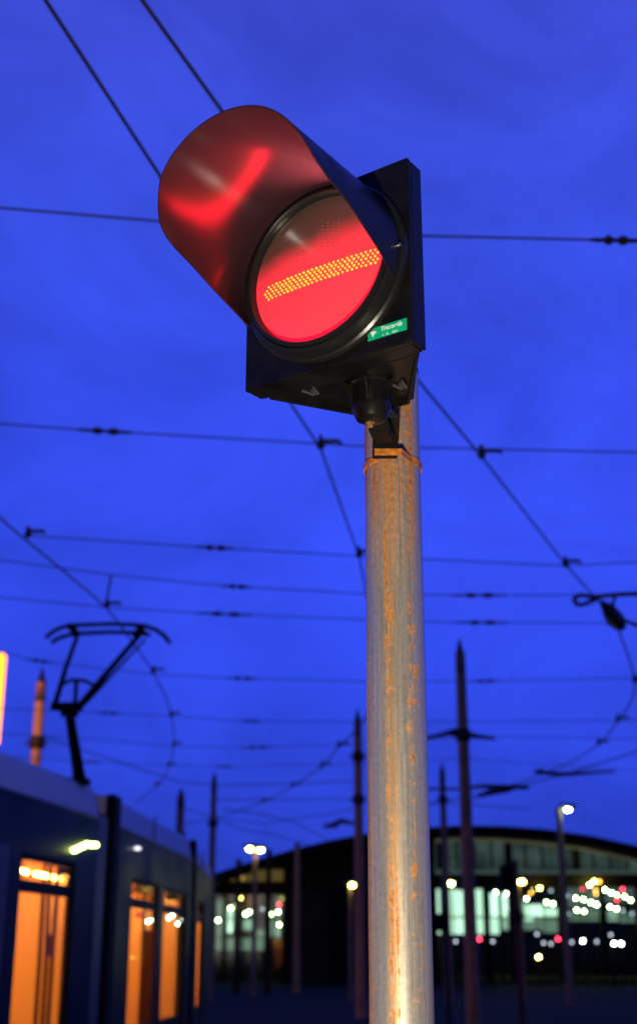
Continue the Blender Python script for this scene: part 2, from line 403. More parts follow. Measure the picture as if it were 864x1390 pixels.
# visor
prof = [(-112,.03),(-106,.06),(-98,.121),(-91,.175),(-87,.225),(-83,.250),(-78,.268),(-70,.281),(-62,.292),(-54,.302),(-40,.307),(-20,.309),(0,.309),(20,.308),(38,.306),(50,.303),(60,.292),(70,.282),(78,.268),(83,.245),(87,.210),(91,.170),(98,.121),(105,.062),(111,.03)]
def Lp(ph):
    for (a0, l0), (a1, l1) in zip(prof, prof[1:]):
        if a0 <= ph <= a1: return l0 + (l1 - l0) * (ph - a0) / (a1 - a0)
    return .03
m = MB(); outer, inner = [], []
NP, NL = 110, 14
bm_ = m.bm
def vis(r): 
    g_ = []
    for i in range(NP + 1):
        ph = -112 + 223 * i / NP; L_ = (Lp(max(-112, ph - 1.5)) + Lp(ph) + Lp(min(111, ph + 1.5))) / 3; p_ = R(ph)
        g_.append([bm_.verts.new(PC + U * math.sin(p_) * r + Z * math.cos(p_) * r + Nn * (.015 + (L_ - .015) * j / NL)) for j in range(NL + 1)])
    return g_
vo, vi = vis(.1720), vis(.1695)
for gname in (vo, vi):
    for i in range(NP):
        for j in range(NL): bm_.faces.new((gname[i][j], gname[i+1][j], gname[i+1][j+1], gname[i][j+1]))
for i in range(NP): bm_.faces.new((vo[i][NL], vo[i+1][NL], vi[i+1][NL], vi[i][NL])); bm_.faces.new((vo[i][0], vo[i+1][0], vi[i+1][0], vi[i][0]))
for j in range(NL):
    bm_.faces.new((vo[0][j], vo[0][j+1], vi[0][j+1], vi[0][j])); bm_.faces.new((vo[NP][j], vo[NP][j+1], vi[NP][j+1], vi[NP][j]))
M['visor'] = mat('visor_inner_red', (.026,.010,.014), .195, nscale=5, bump=.012, spec=.45)  # inner face: red light on the black hood is put into this base colour
n_out = NP * NL
visor = m.build('visor', M['visor'], sig, smooth=True)
visor.data.materials.append(mat('visor_outer', (.007,.007,.008), .38, noise=.3, nscale=14, bump=.03, spec=.3))  # darker copy for the outer faces, their shade put into the colour
for f_ in visor.data.polygons:
    if f_.index < n_out: f_.material_index = 1
# screws
for ph in (92, -92, 0):
    c = PC + U * math.sin(R(ph)) * .177 + Z * math.cos(R(ph)) * .177 + Nn * .024
    rad = (U * math.sin(R(ph)) + Z * math.cos(R(ph)))
    m = MB(); m.lathe([(.0042, -.006), (.0042, 0), (.003, .0016), (.0008, .002)], c, rad, 16); m.build('screw', M['screwm'], sig, smooth=True)
# sticker with lettering
sa, sb = .1335, -.150
stk = MB(); stk.box(P(sa, sb, .0008), (.080, .0012, .0225), (U, Nn, Z))
stick = stk.build('sticker', mat('sticker_green', (.0,.42,.20), .4, noise=.12, nscale=60), sig, bevel=.0004)
tu = bpy.data.curves.new('txt', 'FONT'); tu.body = 'Traserda'; tu.size = .0125; tu.shear = .25; tu.align_x = 'LEFT'; tu.extrude = .0003
t2 = bpy.data.curves.new('txt2', 'FONT'); t2.body = 'e   W.    MoA'; t2.size = .0056; t2.extrude = .0003
for cu, a0, b0, nm in ((tu, -.0145, .0005, 'lettering'), (t2, -.010, -.0095, 'lettering')):
    to = bpy.data.objects.new('tmp', cu); COL.objects.link(to)
    dg = bpy.context.evaluated_depsgraph_get(); me = bpy.data.meshes.new_from_object(to.evaluated_get(dg)); bpy.data.objects.remove(to)
    o = P(sa + a0, sb + b0, .0017) - base
    for v in me.vertices: v.co = o + U * v.co.x + Z * v.co.y + Nn * v.co.z
    lo = bpy.data.objects.new(nm, me); COL.objects.link(lo); lo.parent = stick; me.materials.clear(); me.materials.append(bpy.data.materials.get('sticker_white') or mat('sticker_white', (.8,.85,.8), .5))
m = MB()
q = lambda a, b: P(sa + a, sb + b, .0016)
m.prism([q(-.034, .004), q(-.028, .0055), q(-.021, .002), q(-.027, -.002), q(-.030, -.007), q(-.032, -.001)], Nn * .0004)
m.build('emblem', bpy.data.materials['sticker_white'], stick)
# boss, nut, bracket, clamp
bc = Vector((.097, 2.145, PC.z - HH))
m = MB(); m.lathe([(.040, .01), (.040, -.002), (.036, -.004), (.036, -.040), (.037, -.043), (.036, -.052), (.028, -.070), (.014, -.076), (.002, -.077)], bc, Z, 40)
m.build('swivel_boss', M['black'], sig, smooth=True)
for k in range(6):
    m = MB()
    a_ = k * math.pi / 3 + .3; d_ = Vector((math.cos(a_), math.sin(a_), 0)); sd = Z.cross(d_)
    m.prism([bc + d_ * .036 + sd * .0015 + Z * -.004, bc + d_ * .052 + sd * .0015 + Z * -.004, bc + d_ * .036 + sd * .0015 + Z * -.045], sd * -.003)
    m.build('boss_rib', M['black'], sig)
nc = bc + Vector((-.003, -.002, -.079))
m = MB(); m.lathe([(.0085, 0), (.0085, .003)], nc + Z * .002, Z, 20); m.build('washer', M['screwm'], sig, smooth=True)
m = MB(); m.lathe([(.006, -.007), (.0065, 0)], nc + Z * .001, Z, 6); m.build('nut', M['nut'], sig)
# bracket arm: two cheeks running down and back to the pole
def polept(z, dx=0, dy=0):
    t_ = (z - pb.z) / pd.z; return pb + pd * t_ + Vector((dx, dy, 0))
zc = EYE + .950
pc = polept(zc)
sdir = Vector((.93, -.36, 0)).normalized()       # across the bracket
top = bc + Vector((.012, .01, -.066)); fr = pc + Vector((-.006, -.062, .0))
def sect(c, wx, wy, rot=0):
    a_ = Vector((math.cos(rot), math.sin(rot), 0)); b_ = Vector((-math.sin(rot), math.cos(rot), 0))
    return [c + a_ * wx * i + b_ * wy * j for i, j in ((-.5,-.5),(.5,-.5),(.5,.5),(-.5,.5))]
t0 = at_y(509, 562, 2.175); t1 = at_y(514, 580, 2.235); t2_ = at_y(522, 597, 2.34); t3 = at_y(523, 606, 2.372)
m = MB(); m.loft([sect(t0 + Z * .012, .036, .045), sect(t0, .036, .045), sect(t1, .036, .045), sect(t2_, .040, .04), sect(t3, .044, .030)]); m.build('bracket_arm', M['black_dull'], sig, bevel=.003)
for k in (-1, 1):
    m = MB(); m.loft([sect(t1 + Vector((.009 * k, -.024, .006)), .005, .006), sect(t2_ + Vector((.009 * k, -.022, 0)), .005, .006)]); m.build('bracket_rib', M['black_dull'], sig)
u0, u1 = at_y(531, 566, 2.26), at_y(532, 603, 2.372)
m = MB(); m.loft([sect(u0 + Vector((-.008, 0, .004)), .020, .06), sect(u0 + Vector((0, .01, -.012)), .030, .07), sect(u1, .026, .05)]); m.build('bracket_block', M['black_dull'], sig, bevel=.002)
f0 = at_y(522, 611, 2.379); m = MB(); m.box(f0, (.050, .018, .032)); m.build('bracket_foot', M['black_dull'], sig, bevel=.002)
# steel band round pole and over the foot
m = MB(); rr_i, rr_o = .0576, .0602
pts = []
for k in range(48):
    a_ = R(-90 + 34) + (2 * math.pi - 2 * R(34)) * k / 47
    pts.append(Vector((math.cos(a_) * rr_o, math.sin(a_) * rr_o, 0)))
pts = [Vector((.014, -.0845, 0))] + pts + [Vector((-.041, -.0845, 0))]
inn = []
for p_ in pts:
    inn.append(p_ * (1 - .0026 / p_.length))
tilt = lambda p_, h: pc + Vector((p_.x, p_.y, 0)) + pd * (h - .002 + p_.y * -.04)
poly_o = pts; n_ = len(poly_o)
bm_ = m.bm
a0 = [bm_.verts.new(tilt(p_, -.006)) for p_ in poly_o]; a1 = [bm_.verts.new(tilt(p_, .008)) for p_ in poly_o]
b0 = [bm_.verts.new(tilt(p_, -.006)) for p_ in inn]; b1 = [bm_.verts.new(tilt(p_, .008)) for p_ in inn]
for i in range(n_):
    j = (i + 1) % n_
    bm_.faces.new((a0[i], a0[j], a1[j], a1[i])); bm_.faces.new((b0[i], b0[j], b1[j], b1[i])); bm_.faces.new((a0[i], a0[j], b0[j], b0[i])); bm_.faces.new((a1[i], a1[j], b1[j], b1[i]))
m.build('steel_band', M['band'], sig)

# ================================================================ MASTS
def mast_mesh(h, r0, r1, parent, matl, collar):
    m = MB(); m.tube([Vector((0,0,0)), Vector((0,0,h*.5)), Vector((0,0,h))], [r0, (r0+r1)/2, r1], 16); m.build('shaft', matl, smooth=True).parent = parent
    m = MB(); m.lathe([(r1*1.04, h-.45), (r1*1.0, h+.0), (r1*.7, h+.08), (r1*.35, h+.25), (.01, h+.36)], (0,0,0), Z, 12); m.build('cap', M['mastcap'], smooth=True).parent = parent
    for z_ in collar:
        m = MB(); m.lathe([(r1*1.3, z_-.14), (r1*1.5, z_-.1), (r1*1.5, z_+.1), (r1*1.3, z_+.14)], (0,0,0), Z, 12)
        m.tube([Vector((-.27,0,z_)), Vector((.27,0,z_))], .03, 6); m.build('collar', M['mastcap'], smooth=True).parent = parent
def place_mast(u, v, z, label, r0=.15, r1=.11, matl=None, collar=(6.1,), dx=0):
    p = at_h(u, v, z + .36)
    t_ = thing('overhead_line_mast', (p.x + dx, p.y, 0), label, 'mast', 'masts holding up the overhead wires')
    mast_mesh(z, r0, r1, t_, matl or M['mast'], collar); return t_
place_mast(623, 866, 7.9, 'tall tapered wire mast right of the signal pole, nearest and tallest of the masts', collar=(6.1,))
place_mast(485, 962, 7.9, 'tall wire mast just left of the rusty signal pole', collar=(6.9, 5.7))
place_mast(599, 1034, 7.9, 'thin distant wire mast close to the right side of the rusty pole', r0=.14, collar=(6.9,))
place_mast(291, 1047, 7.9, 'distant wire mast rising behind the far end of the tram', collar=(6.3,))
place_mast(246, 1069, 7.9, 'short-looking wire mast whose tip shows over the second tram section', collar=(6.3,), r0=.2, r1=.16)
mr_ = mat('mast_pale', (.55,.36,.28), .6, noise=.2, nscale=3)
place_mast(58, 906, 7.6, 'pale mast glowing orange, standing behind the tram roof beside the pantograph', matl=mr_, collar=(6.2,), r0=.14, r1=.12)
for i, (u, v, lab) in enumerate(((365, 1156, 'thin dark pole in front of the hall glazing, right of the double street lamp'), (403, 1147, 'pale thin pole in front of the blank grey hall wall'), (324, 1169, 'thin dark pole left of the double street lamp, before the low hall roof'))):
    p = at_y(u, v, 60)
    t_ = thing('yard_pole', (p.x, 60, 0), lab, 'pole', 'thin poles before the hall')
    m = MB(); m.tube([(0,0,0), (0,0,p.z)], [.17, .12], 10); m.build('shaft', M['mast'] if i == 1 else M['mullion'], smooth=True).parent = t_
    m = MB(); m.ball((0,0,p.z), .16, 10, 6, (1,1,.6)); m.build('cap', M['mastcap'], smooth=True).parent = t_

# yellow lit sign at the left
p = at_y(8, 888, 28)
sg = thing('illuminated_sign', (p.x - .45, 28, 0), 'tall glowing yellow and orange sign at the left edge, behind the tram roof', 'lit sign')
m = MB(); m.box((p.x - .45, 28, p.z/2 - .4), (.22, .2, p.z - 2.2)); m.build('post', M['mast'], sg)
m = MB(); m.box((p.x - .45, 28, p.z - 1.0), (.90, .30, 2.0)); m.build('frame', emat('sign_orange', (1,.26,.005), 3.2), sg, bevel=.03)
m = MB(); m.box((p.x - .47, 27.83, p.z - 1.02), (.84, .05, 1.9)); m.build('lit_face', emat('sign_yellow', (1,.66,.02), 5.0), sg, bevel=.02)
pl = bpy.data.lights.new('sign_glow', 'AREA'); pl.energy = 36; pl.color = (1,.42,.14); pl.size = 1.8; pl.shape = 'SQUARE'; po = bpy.data.objects.new('sign_glow', pl); COL.objects.link(po); po.location = (p.x + .05 - sg.location.x, 27.3 - 28, p.z - 1.2); po.parent = sg; po.rotation_euler = (0, R(-75), R(60))

# ================================================================ OVERHEAD WIRES
HC, HS = EYE + 3.6, EYE + 3.85
def smooth_pts(pts, n=6):
    out = []
    for i in range(len(pts) - 1):
        p0 = pts[max(i-1, 0)]; p1 = pts[i]; p2 = pts[i+1]; p3 = pts[min(i+2, len(pts)-1)]
        for k in range(n):
            t_ = k / n
            out.append(.5 * ((2*p1) + (p2-p0)*t_ + (2*p0-5*p1+4*p2-p3)*t_*t_ + (-p0+3*p1-3*p2+p3)*t_**3))
    return out + [pts[-1]]
def clamp(parent, p, d, s=1.0):
    m = MB(); m.ball(p + Z * .02, .035 * s, 10, 6, (1, 1, 1.1)); m.box(p + Z * .045, (.03*s, .05*s, .09*s)); m.tube([p + Z*.05, p + d * .13 * s + Z * .05, p + d * .16 * s + Z * .03], [.018*s, .018*s, .010*s], 8); m.build('clamp', M['ins'], parent, smooth=True)
def contact(name, px, label, clamps=(), r=.009, h=HC, sm=False, d=Vector((1, 0, 0)), cs=1.0):
    pts = [at_h(u, v, h) for u, v in px]
    if sm: pts = smooth_pts(pts)
    m = MB(); m.tube(pts, r, 8); o = m.build(name, M['wire'], loc=pts[0], smooth=True)
    tag(o, label, 'overhead wire', 'overhead contact wires along the tracks')
    for c in clamps:
        clamp(o, at_h(c[0], c[1], h), d, cs * (c[2] if len(c) > 2 else 1))
    return o
contact('contact_wire', [(-110,-265), (62,0), (142,123), (222,246), (330,430), (395,549), (435,609), (487,755), (499,815)], 'left one of two steep wires at the top, meeting the left hood edge', [(435,607), (487,755)])
contact('contact_wire', [(20,-250), (193,0), (302,152), (440,342), (565,514), (653,620), (768,768), (829,835)], 'right one of two steep wires at the top, meeting the top of hood', [(653,620), (767,768)])
contact('contact_wire', [(-140,565), (0,702), (38,735), (90,778), (145,826), (180,872), (208,913), (230,960), (236,1005), (228,1045), (212,1068), (185,1090)], 'curving wire that touches the pantograph and bends down behind the tram', [(38,728), (145,824), (208,913), (232,972), (236,1012), (229,1040), (212,1066)], sm=True, r=.010)
contact('contact_wire', [(829,835), (845,872), (861,925), (854,955), (838,978), (812,1010), (770,1036), (735,1050), (690,1068), (640,1085)], 'curving wire at the right edge below the bent feeder loop', [(861,925), (838,978), (812,1010)], sm=True, r=.012, cs=1.2)
contact('contact_wire', [(960,990), (864,1020), (770,1050), (700,1068), (640,1080), (560,1098)], 'long low wire sloping down from the right edge toward the nearest mast', [(735,1049)], r=.013, cs=1.2, d=Vector((-1,.1,0)))
contact('contact_wire', [(520,930), (497,972), (480,995), (460,1013), (437,1040), (397,1067), (358,1088), (300,1108), (240,1120)], 'curving wire left of the pole that sweeps down toward the distant mast', [(460,1013), (437,1040), (397,1067), (358,1088)], sm=True, r=.013, cs=1.3)
contact('contact_wire', [(290,1110), (330,1126), (380,1135), (430,1150)], 'faint far wire sloping from the distant mast toward the hall roof', r=.014)
contact('contact_wire', [(300,1098), (350,1104), (400,1116), (445,1140)], 'faint far wire above the double street lamp', r=.014)

def span(px, ins, label, h=HS, r=.0065, nodes=()):
    pts = [at_h(u, v, h) for u, v in px]
    m = MB(); m.tube(pts, r, 6); o = m.build('span_wire', M['wire'], loc=pts[0], smooth=True)
    tag(o, label, 'overhead wire', 'cross wires strung between the masts')
    def on(u):
        for (u0, v0), (u1, v1) in zip(px, px[1:]):
            if u0 <= u <= u1: return at_h(u, v0 + (v1 - v0) * (u - u0) / (u1 - u0), h)
    for i0, i1 in ins:
        a_, b_ = on(i0), on(i1); L_ = (b_ - a_).length; dr = (b_ - a_).normalized()
        m = MB(); m.lathe([(r*1.3, 0), (.013, L_*.12), (.013, L_*.28), (.028, L_*.33), (.028, L_*.40), (.013, L_*.46), (.013, L_*.56), (.028, L_*.61), (.028, L_*.70), (.014, L_*.76), (.013, L_*.9), (r*1.3, L_)], a_, dr, 10)
        m.build('insulator', M['ins'], o, smooth=True)
    return o
spans = [
 ([(-250,268),(0,282),(213,300),(568,320),(864,327),(1150,326)], [(800,868)], 'topmost cross wire, running level with the signal hood'),
 ([(-250,560),(0,575),(105,583),(495,606),(864,614),(1150,612)], [(105,180)], 'cross wire level with the rusty clamp on the signal pole'),
 ([(40,727),(265,742),(490,755),(768,768),(864,763),(1150,760)], [(265,318)], 'cross wire starting at the clamp near the left edge, above the pantograph'),
 ([(-250,735),(0,760),(150,780),(300,795),(495,806),(610,808),(864,808),(1150,802)], [(300,342),(610,688)], 'cross wire with a short dropper, two above the pantograph'),
 ([(-250,800),(0,811),(145,824),(265,832),(495,841),(620,845),(864,846),(1150,840)], [(265,345),(616,690)], 'cross wire just above the head of the pantograph'),
 ([(208,915),(300,920),(497,925),(640,925),(864,920),(1150,912)], [(305,352),(638,678)], 'cross wire starting at the curved wire right of the pantograph'),
 ([(-250,872),(0,884),(40,896),(120,905),(208,915)], [(36,72)], 'short faint cross wire left of the pantograph'),
 ([(-100,958),(110,966),(235,972),(330,979),(497,980),(864,978),(1150,974)], [(130,166),(325,356)], 'cross wire level with the foot of the pantograph arms'),
 ([(-100,990),(110,1002),(235,1013),(330,1015),(497,1010),(640,999),(864,1003)], [(325,372),(640,664)], 'faint cross wire above the distant mast'),
 ([(-100,1018),(110,1034),(300,1041),(437,1038),(626,1030),(864,1046)], [(110,140),(292,318)], 'faint cross wire at the tip of the distant mast'),
]
for px, ins, lab in spans: span(px, ins, lab)
for px, lab in (([(60,1000),(246,1062),(291,1066),(397,1064),(485,1060)], 'far thin cross wire passing the tips of the two distant masts'), ([(246,1096),(290,1110),(360,1118),(485,1098)], 'lowest far cross wire over the double street lamp'), ([(291,1086),(485,1085),(599,1090),(720,1098)], 'far cross wire running behind the pole just over the hall roof')):
    span(px, [], lab, r=.012)
# dropper
m = MB(); a_ = at_h(151, 781, HS); b_ = at_h(144, 822, HC); m.tube([a_, b_], .012, 8); dr = m.build('wire_dropper', M['ins'], loc=b_, smooth=True); tag(dr, 'short upright dropper hanging between two wires above the pantograph', 'dropper')
# mast brackets
for pxl, lab in (([(572,1003),(600,997),(626,990)], 'left wire bracket on the nearest mast right of the pole'), ([(630,996),(650,1000),(672,1003)], 'right wire bracket on the nearest mast right of the pole')):
    Y = at_h(623, 866, 8.26).y; pts = [at_y(u, v, Y) for u, v in pxl]
    m = MB(); m.tube(pts, [.03, .05, .07] if pxl[0][0] < 600 else [.07, .05, .03], 8); o = m.build('mast_bracket', M['ins'], loc=pts[1], smooth=True); tag(o, lab, 'bracket')
# section insulators
for pxl, rr_, lab in (([(560,1071),(620,1071),(655,1067),(716,1069)], [.03,.03,.05,.05], 'long dark horizontal arm crossing the nearest mast near the hall roof'), ([(650,1080),(668,1074),(690,1070),(702,1067)], [.05,.09,.09,.05], 'thick dark slanting insulator right of the nearest mast'), ([(727,1048),(742,1049),(760,1051),(835,1047)], [.04,.05,.05,.02], 'small dark insulator on the low wire at the right'), ([(440,1122),(455,1119),(462,1114),(480,1118)], [.05,.10,.08,.05], 'dark insulator cluster just left of the pole above the hall roof')):
    pts = [at_h(u, v, HC + .02) for u, v in pxl]
    m = MB(); m.tube(pts, rr_, 8); o = m.build('line_insulator', M['ins'], loc=pts[1], smooth=True); tag(o, lab, 'insulator')
# feeder junction at the right
jt = thing('feeder_junction', at_h(829, 835, HC), 'black bent loop and clamp block joining wires at the right edge', 'wire junction')
J = lambda u, v: at_h(u, v, HC + .06)
m = MB(); m.tube(smooth_pts([J(960,801), J(864,806), J(838,807), J(805,810), J(790,808), J(781,810), J(779,816), J(786,821), J(800,817), J(812,811)], 4), .026, 8); m.build('loop_arm', M['ins'], jt, smooth=True)
m = MB(); m.tube([J(816,818), J(826,828), J(838,842), J(843,851)], [.03,.08,.09,.05], 8); m.tube([J(820,832), J(828,844), J(836,853)], [.03,.05,.02], 8); m.tube([J(834,810), J(830,822)], .02, 6); m.build('clamp_block', M['ins'], jt)
m = MB(); m.tube(smooth_pts([J(840,846), J(852,844), J(866,850), J(900,856)], 4), .022, 8); m.build('feeder_cable', M['ins'], jt, smooth=True)

# ================================================================ TRAM
def side(sec, y):
    (x0, y0), (x1, y1) = sec; return x0 + (x1 - x0) * (y - y0) / (y1 - y0)
S1 = ((-4.25, 5.0), (-2.57, 15.3)); S2 = ((-2.49, 16.4), (-2.13, 22.2)); S3 = ((-2.13, 22.9), (-2.32, 29.0))
tram = thing('tram', (-3.6, 14, 0), 'dark blue articulated tram with a pale roof and orange-lit doors, at the left', 'tram')
WD = 2.65
def section(sec, opens):
    (x0, y0), (x1, y1) = sec; d = Vector((x1 - x0, y1 - y0, 0)); L_ = d.length; d.normalize()
    nr = Vector((d.y, -d.x, 0))        # outward (towards the viewer's side)
    O = Vector((x0, y0, 0))
    W = lambda s, n, z: O + d * s + nr * n + Z * z
    ax = (d, nr, Z)
    def wb(mb, s0, s1, z0, z1, n=-.04, th=.08): mb.box(W((s0+s1)/2, n, (z0+z1)/2), (s1-s0, th, z1-z0), ax)
    ops = [((a_ - y0) / d.y, (b_ - y0) / d.y) for a_, b_ in opens]
    Z0, Z1 = .30, 3.11; OB, OT = .45, 2.56
    m = MB(); cur = 0
    for a_, b_ in ops:
        wb(m, cur, a_, Z0, Z1); wb(m, a_, b_, OT, Z1); wb(m, a_, b_, Z0, OB); cur = b_
    wb(m, cur, L_, Z0, Z1)
    m.box(W(L_/2, -WD + .04, (Z0+Z1)/2), (L_, .08, Z1-Z0), ax)                      # far side
    m.box(W(L_/2, -WD/2, 3.06), (L_ - .02, WD - .17, .08), ax)
    body = m.build('body_section', M['tram'], tram)
    m = MB(); m.box(W(L_/2, -WD/2, .36), (L_ - .02, WD - .17, .10), ax); m.build('floor', M['seat'], tram)
    # skirt / bogies
    for f_ in (.2, .8):
        m = MB(); m.box(W(L_*f_, -WD/2, .20), (1.8, 1.7, .2), ax)
        for q_ in (-.6, .6):
            for n_ in (-.45, -WD + .45): m.lathe([(.20, -.06), (.22, 0), (.20, .06)], W(L_*f_ + q_, n_, .235), nr, 20)
        m.build('bogie', M['rubber'], tram)
    # roof fairing: rounded top cross-section
    rings = []
    cs = [(-.01, 3.112), (-.02, 3.20), (-.07, 3.42), (-.14, 3.50), (-.35, 3.53), (-WD+.35, 3.53), (-WD+.10, 3.50), (-WD+.03, 3.42), (-WD+.02, 3.112)]
    nseg = 3
    for k in range(nseg + 1): rings.append([W(L_ * k / nseg, n_, z_) for n_, z_ in cs])
    m = MB(); m.loft(rings); fr_ = m.build('roof_fairing', M['fair'], tram, bevel=.02)
    for k in range(1, int(L_ / 2.4)):
        m = MB(); m.box(W(k * 2.4, -.014, 3.31), (.025, .02, .36), ax); m.build('panel_joint', M['tgrey'], fr_)
    m = MB(); m.box(W(L_/2, -.008, 3.105), (L_, .05, .03), ax); m.build('roof_trim', M['tgrey'], fr_)
    # inner lining
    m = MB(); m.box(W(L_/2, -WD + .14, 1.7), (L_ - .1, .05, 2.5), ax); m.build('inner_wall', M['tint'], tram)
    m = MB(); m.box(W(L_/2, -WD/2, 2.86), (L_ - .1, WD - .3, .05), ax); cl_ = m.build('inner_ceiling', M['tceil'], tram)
    m = MB(); m.box(W(L_/2, -.42, 2.62), (L_ - .2, .03, .36), ax); m.build('transom_glow_panel', M['transomglow'], tram)  # added panel; its orange-red stands in for the glow behind the transom
    for n_, wd_ in ((-.75, .10), (-1.9, .10)):
        for k in range(int(L_ / 1.5)):
            m = MB(); m.box(W(.9 + k * 1.5, n_, 2.815), (1.15, wd_, .035), ax); m.build('strip_light', M['strip'], cl_)
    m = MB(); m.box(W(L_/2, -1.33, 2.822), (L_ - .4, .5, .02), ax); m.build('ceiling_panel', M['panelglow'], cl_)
    for s_ in [q_[1] + .30 for q_ in ops] + [.3, L_ - .12]:      # cabin partitions
        if s_ > L_ - .1: continue
        m = MB(); m.box(W(s_, -.62, 1.45), (.04, .85, 2.0), ax); m.box(W(s_, -WD + .62, 1.45), (.04, .85, 2.0), ax)
        m.build('partition', M['tint'], tram)
    for a_, b_ in ops:
        c_ = (a_ + b_) / 2; wdt = b_ - a_
        # door leaves: frame, transom, glass
        m = MB()
        for s0, s1, z0, z1 in ((a_, a_+.07, OB, OT), (b_-.07, b_, OB, OT), (a_+.07, b_-.07, 2.19, 2.31), (a_+.07, b_-.07, OB, OB+.25), (a_+.07, b_-.07, OT-.06, OT)):
            m.box(W((s0+s1)/2, -.05, (z0+z1)/2), (s1-s0-.002, .05, z1-z0-.002), ax)
        dr_ = m.build('door', M['rubber'], tram)
        m = MB(); m.box(W(c_, -.055, (OB+.25+2.19)/2), (wdt-.15, .012, 2.19-OB-.25), ax); m.build('door_pane', M['glass'], dr_)
        m = MB(); m.box(W(c_, -.055, (2.31+OT-.06)/2), (wdt-.15, .012, OT-.06-2.31), ax); m.build('top_pane', M['glass'], dr_)
        # grab poles inside
        for s_, n_ in ((a_ + wdt*.42, -.5), (a_ + wdt*.62, -1.1), (a_ + wdt*.3, -1.6)):
            m = MB(); m.tube([W(s_, n_, .42), W(s_, n_, 2.3), W(s_ + .04, n_ - .05, 2.6), W(s_ + .04, n_ - .05, 2.82)], .022, 8); m.build('grab_pole', M['seat'], tram, smooth=True)
        m = MB(); m.box(W(c_ + .1, -.9, 1.45), (.10, .06, 1.3), ax); m.box(W(c_ + .1, -.9, .75), (.45, .45, .6), ax); m.build('seat', M['seat'], tram, bevel=.03)
    return W, ax, ops, body, L_
W1, ax1, ops1, body1, L1 = section(S1, [(6.3, 7.9), (13.04, 14.6)])
W2, ax2, ops2, body2, L2 = section(S2, [(17.33, 19.25), (19.7, 21.8)])
W3, ax3, ops3, body3, L3 = section(S3, [(24.0, 26.0)])
# grey side panels (closed door leaf and pillar)
m = MB(); s0 = (11.0 - 5) / 10.3 * L1; s1 = (12.70 - 5) / 10.3 * L1
m.box(W1((s0+s1)/2, .006, 1.5), (s1-s0, .016, 2.2), ax1); m.build('door_leaf', M['tgrey'], tram, bevel=.01)
m = MB(); m.box(W1(L1*.985, -1.2, 1.9), (.04, .5, .9), ax1); 
# red notice on the partition inside the first lit door
def inside(u, v, n, sec=2):
    k0, k1 = ((-5.065, .163) if sec == 1 else (-3.507, .062))
    y = (k0 - n) / ((u - 432) / 1800 - k1); return at_y(u, v, y)
m = MB(); a_ = at_y(89, 1229, 14.86); b_ = at_y(98, 1250, 14.86); m.box((a_ + b_) / 2, (abs(b_.x - a_.x), .02, abs(a_.z - b_.z))); m.ball(at_y(94, 1258, 14.86), .045, 12, 8, (1, .3, 1)); m.build('red_notice', M['notice'], tram)
m = MB(); a_ = at_y(184, 1238, 19.3); b_ = at_y(197, 1246, 19.3); m.box((a_ + b_) / 2, (abs(b_.x - a_.x), .02, abs(a_.z - b_.z))); m.build('red_notice', M['notice'], tram)
for (u0, v0), (u1, v1), sec in (((48,1186),(92,1195),1), ((26,1181),(37,1184),1), ((180,1195),(190,1197.5),2), ((224,1196),(230,1200),2), ((228,1203),(233,1206),2)):
    a_ = inside(u0, v0, .28, sec); b_ = inside(u1, v1, .28, sec)
    m = MB(); m.tube([a_, b_], .022, 8); sl_ = m.build('strip_light', M['strip'], tram)
    for e_ in (a_, b_): m = MB(); m.tube([e_, (e_.x, e_.y, 2.84)], .006, 5); m.build('hanger', M['tint'], sl_)
for x0, x1, v0 in ((58, 54, 1222), (66, 63, 1219), (77, 71, 1218), (196, 193, 1232)):
    a_ = at_y(x0, v0, 14.5 if x0 < 100 else 18.9); b_ = at_y(x1, 1300, 14.5 if x0 < 100 else 18.9); c_ = b_ + (b_ - a_).normalized() * .1; c_.z = .42
    m = MB(); m.tube([(a_.x, a_.y, 2.84), a_, b_, c_], .025, 8); m.build('grab_pole', M['seat'], tram, smooth=True)
m = MB(); a_ = at_y(69, 1283, 14.6); m.box((a_.x, a_.y, a_.z), (.07, .05, .22)); m.build('ticket_machine', M['seat'], tram, bevel=.02)
m = MB(); a_ = at_y(204, 1262, 19.2); m.box((a_.x, a_.y, (a_.z + .42) / 2), (.20, .3, a_.z - .42)); m.build('seat', M['seat'], tram, bevel=.03)
glintw = emat('glint_white', (.80,1,.62), 30)  # added glowing balls standing in for reflections on the second section's panes
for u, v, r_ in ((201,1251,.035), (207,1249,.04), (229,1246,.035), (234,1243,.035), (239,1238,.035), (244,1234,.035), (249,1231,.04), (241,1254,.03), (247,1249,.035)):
    c_ = inside(u, v, .13); m = MB(); m.ball(c_, r_ * .6, 10, 6); il = m.build('pane_glint', glintw, tram); m = MB(); m.tube([c_, (c_.x, c_.y, 2.83)], .004, 5); m.build('hanger', M['seat'], il)
# glowing balls on the outside, added in place of a street lamp's reflection
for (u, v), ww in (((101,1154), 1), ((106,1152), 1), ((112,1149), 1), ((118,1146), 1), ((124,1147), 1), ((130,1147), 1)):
    m = MB(); m.ball(inside(u, v, -.05, 1), .030, 10, 6, (1, 1, .8)); m.build('side_glow_spot', emat('glint_yg', (.80,1,.18), 26) if 'glint_yg' not in bpy.data.materials else bpy.data.materials['glint_yg'], tram, smooth='all')
m = MB(); m.ball(W2(1.0, .03, 2.93), .03, 10, 6, (1.6, .6, .7)); m.build('side_glow_spot', emat('spot_grey', (.8,.8,.9), 2.5), tram, smooth='all')
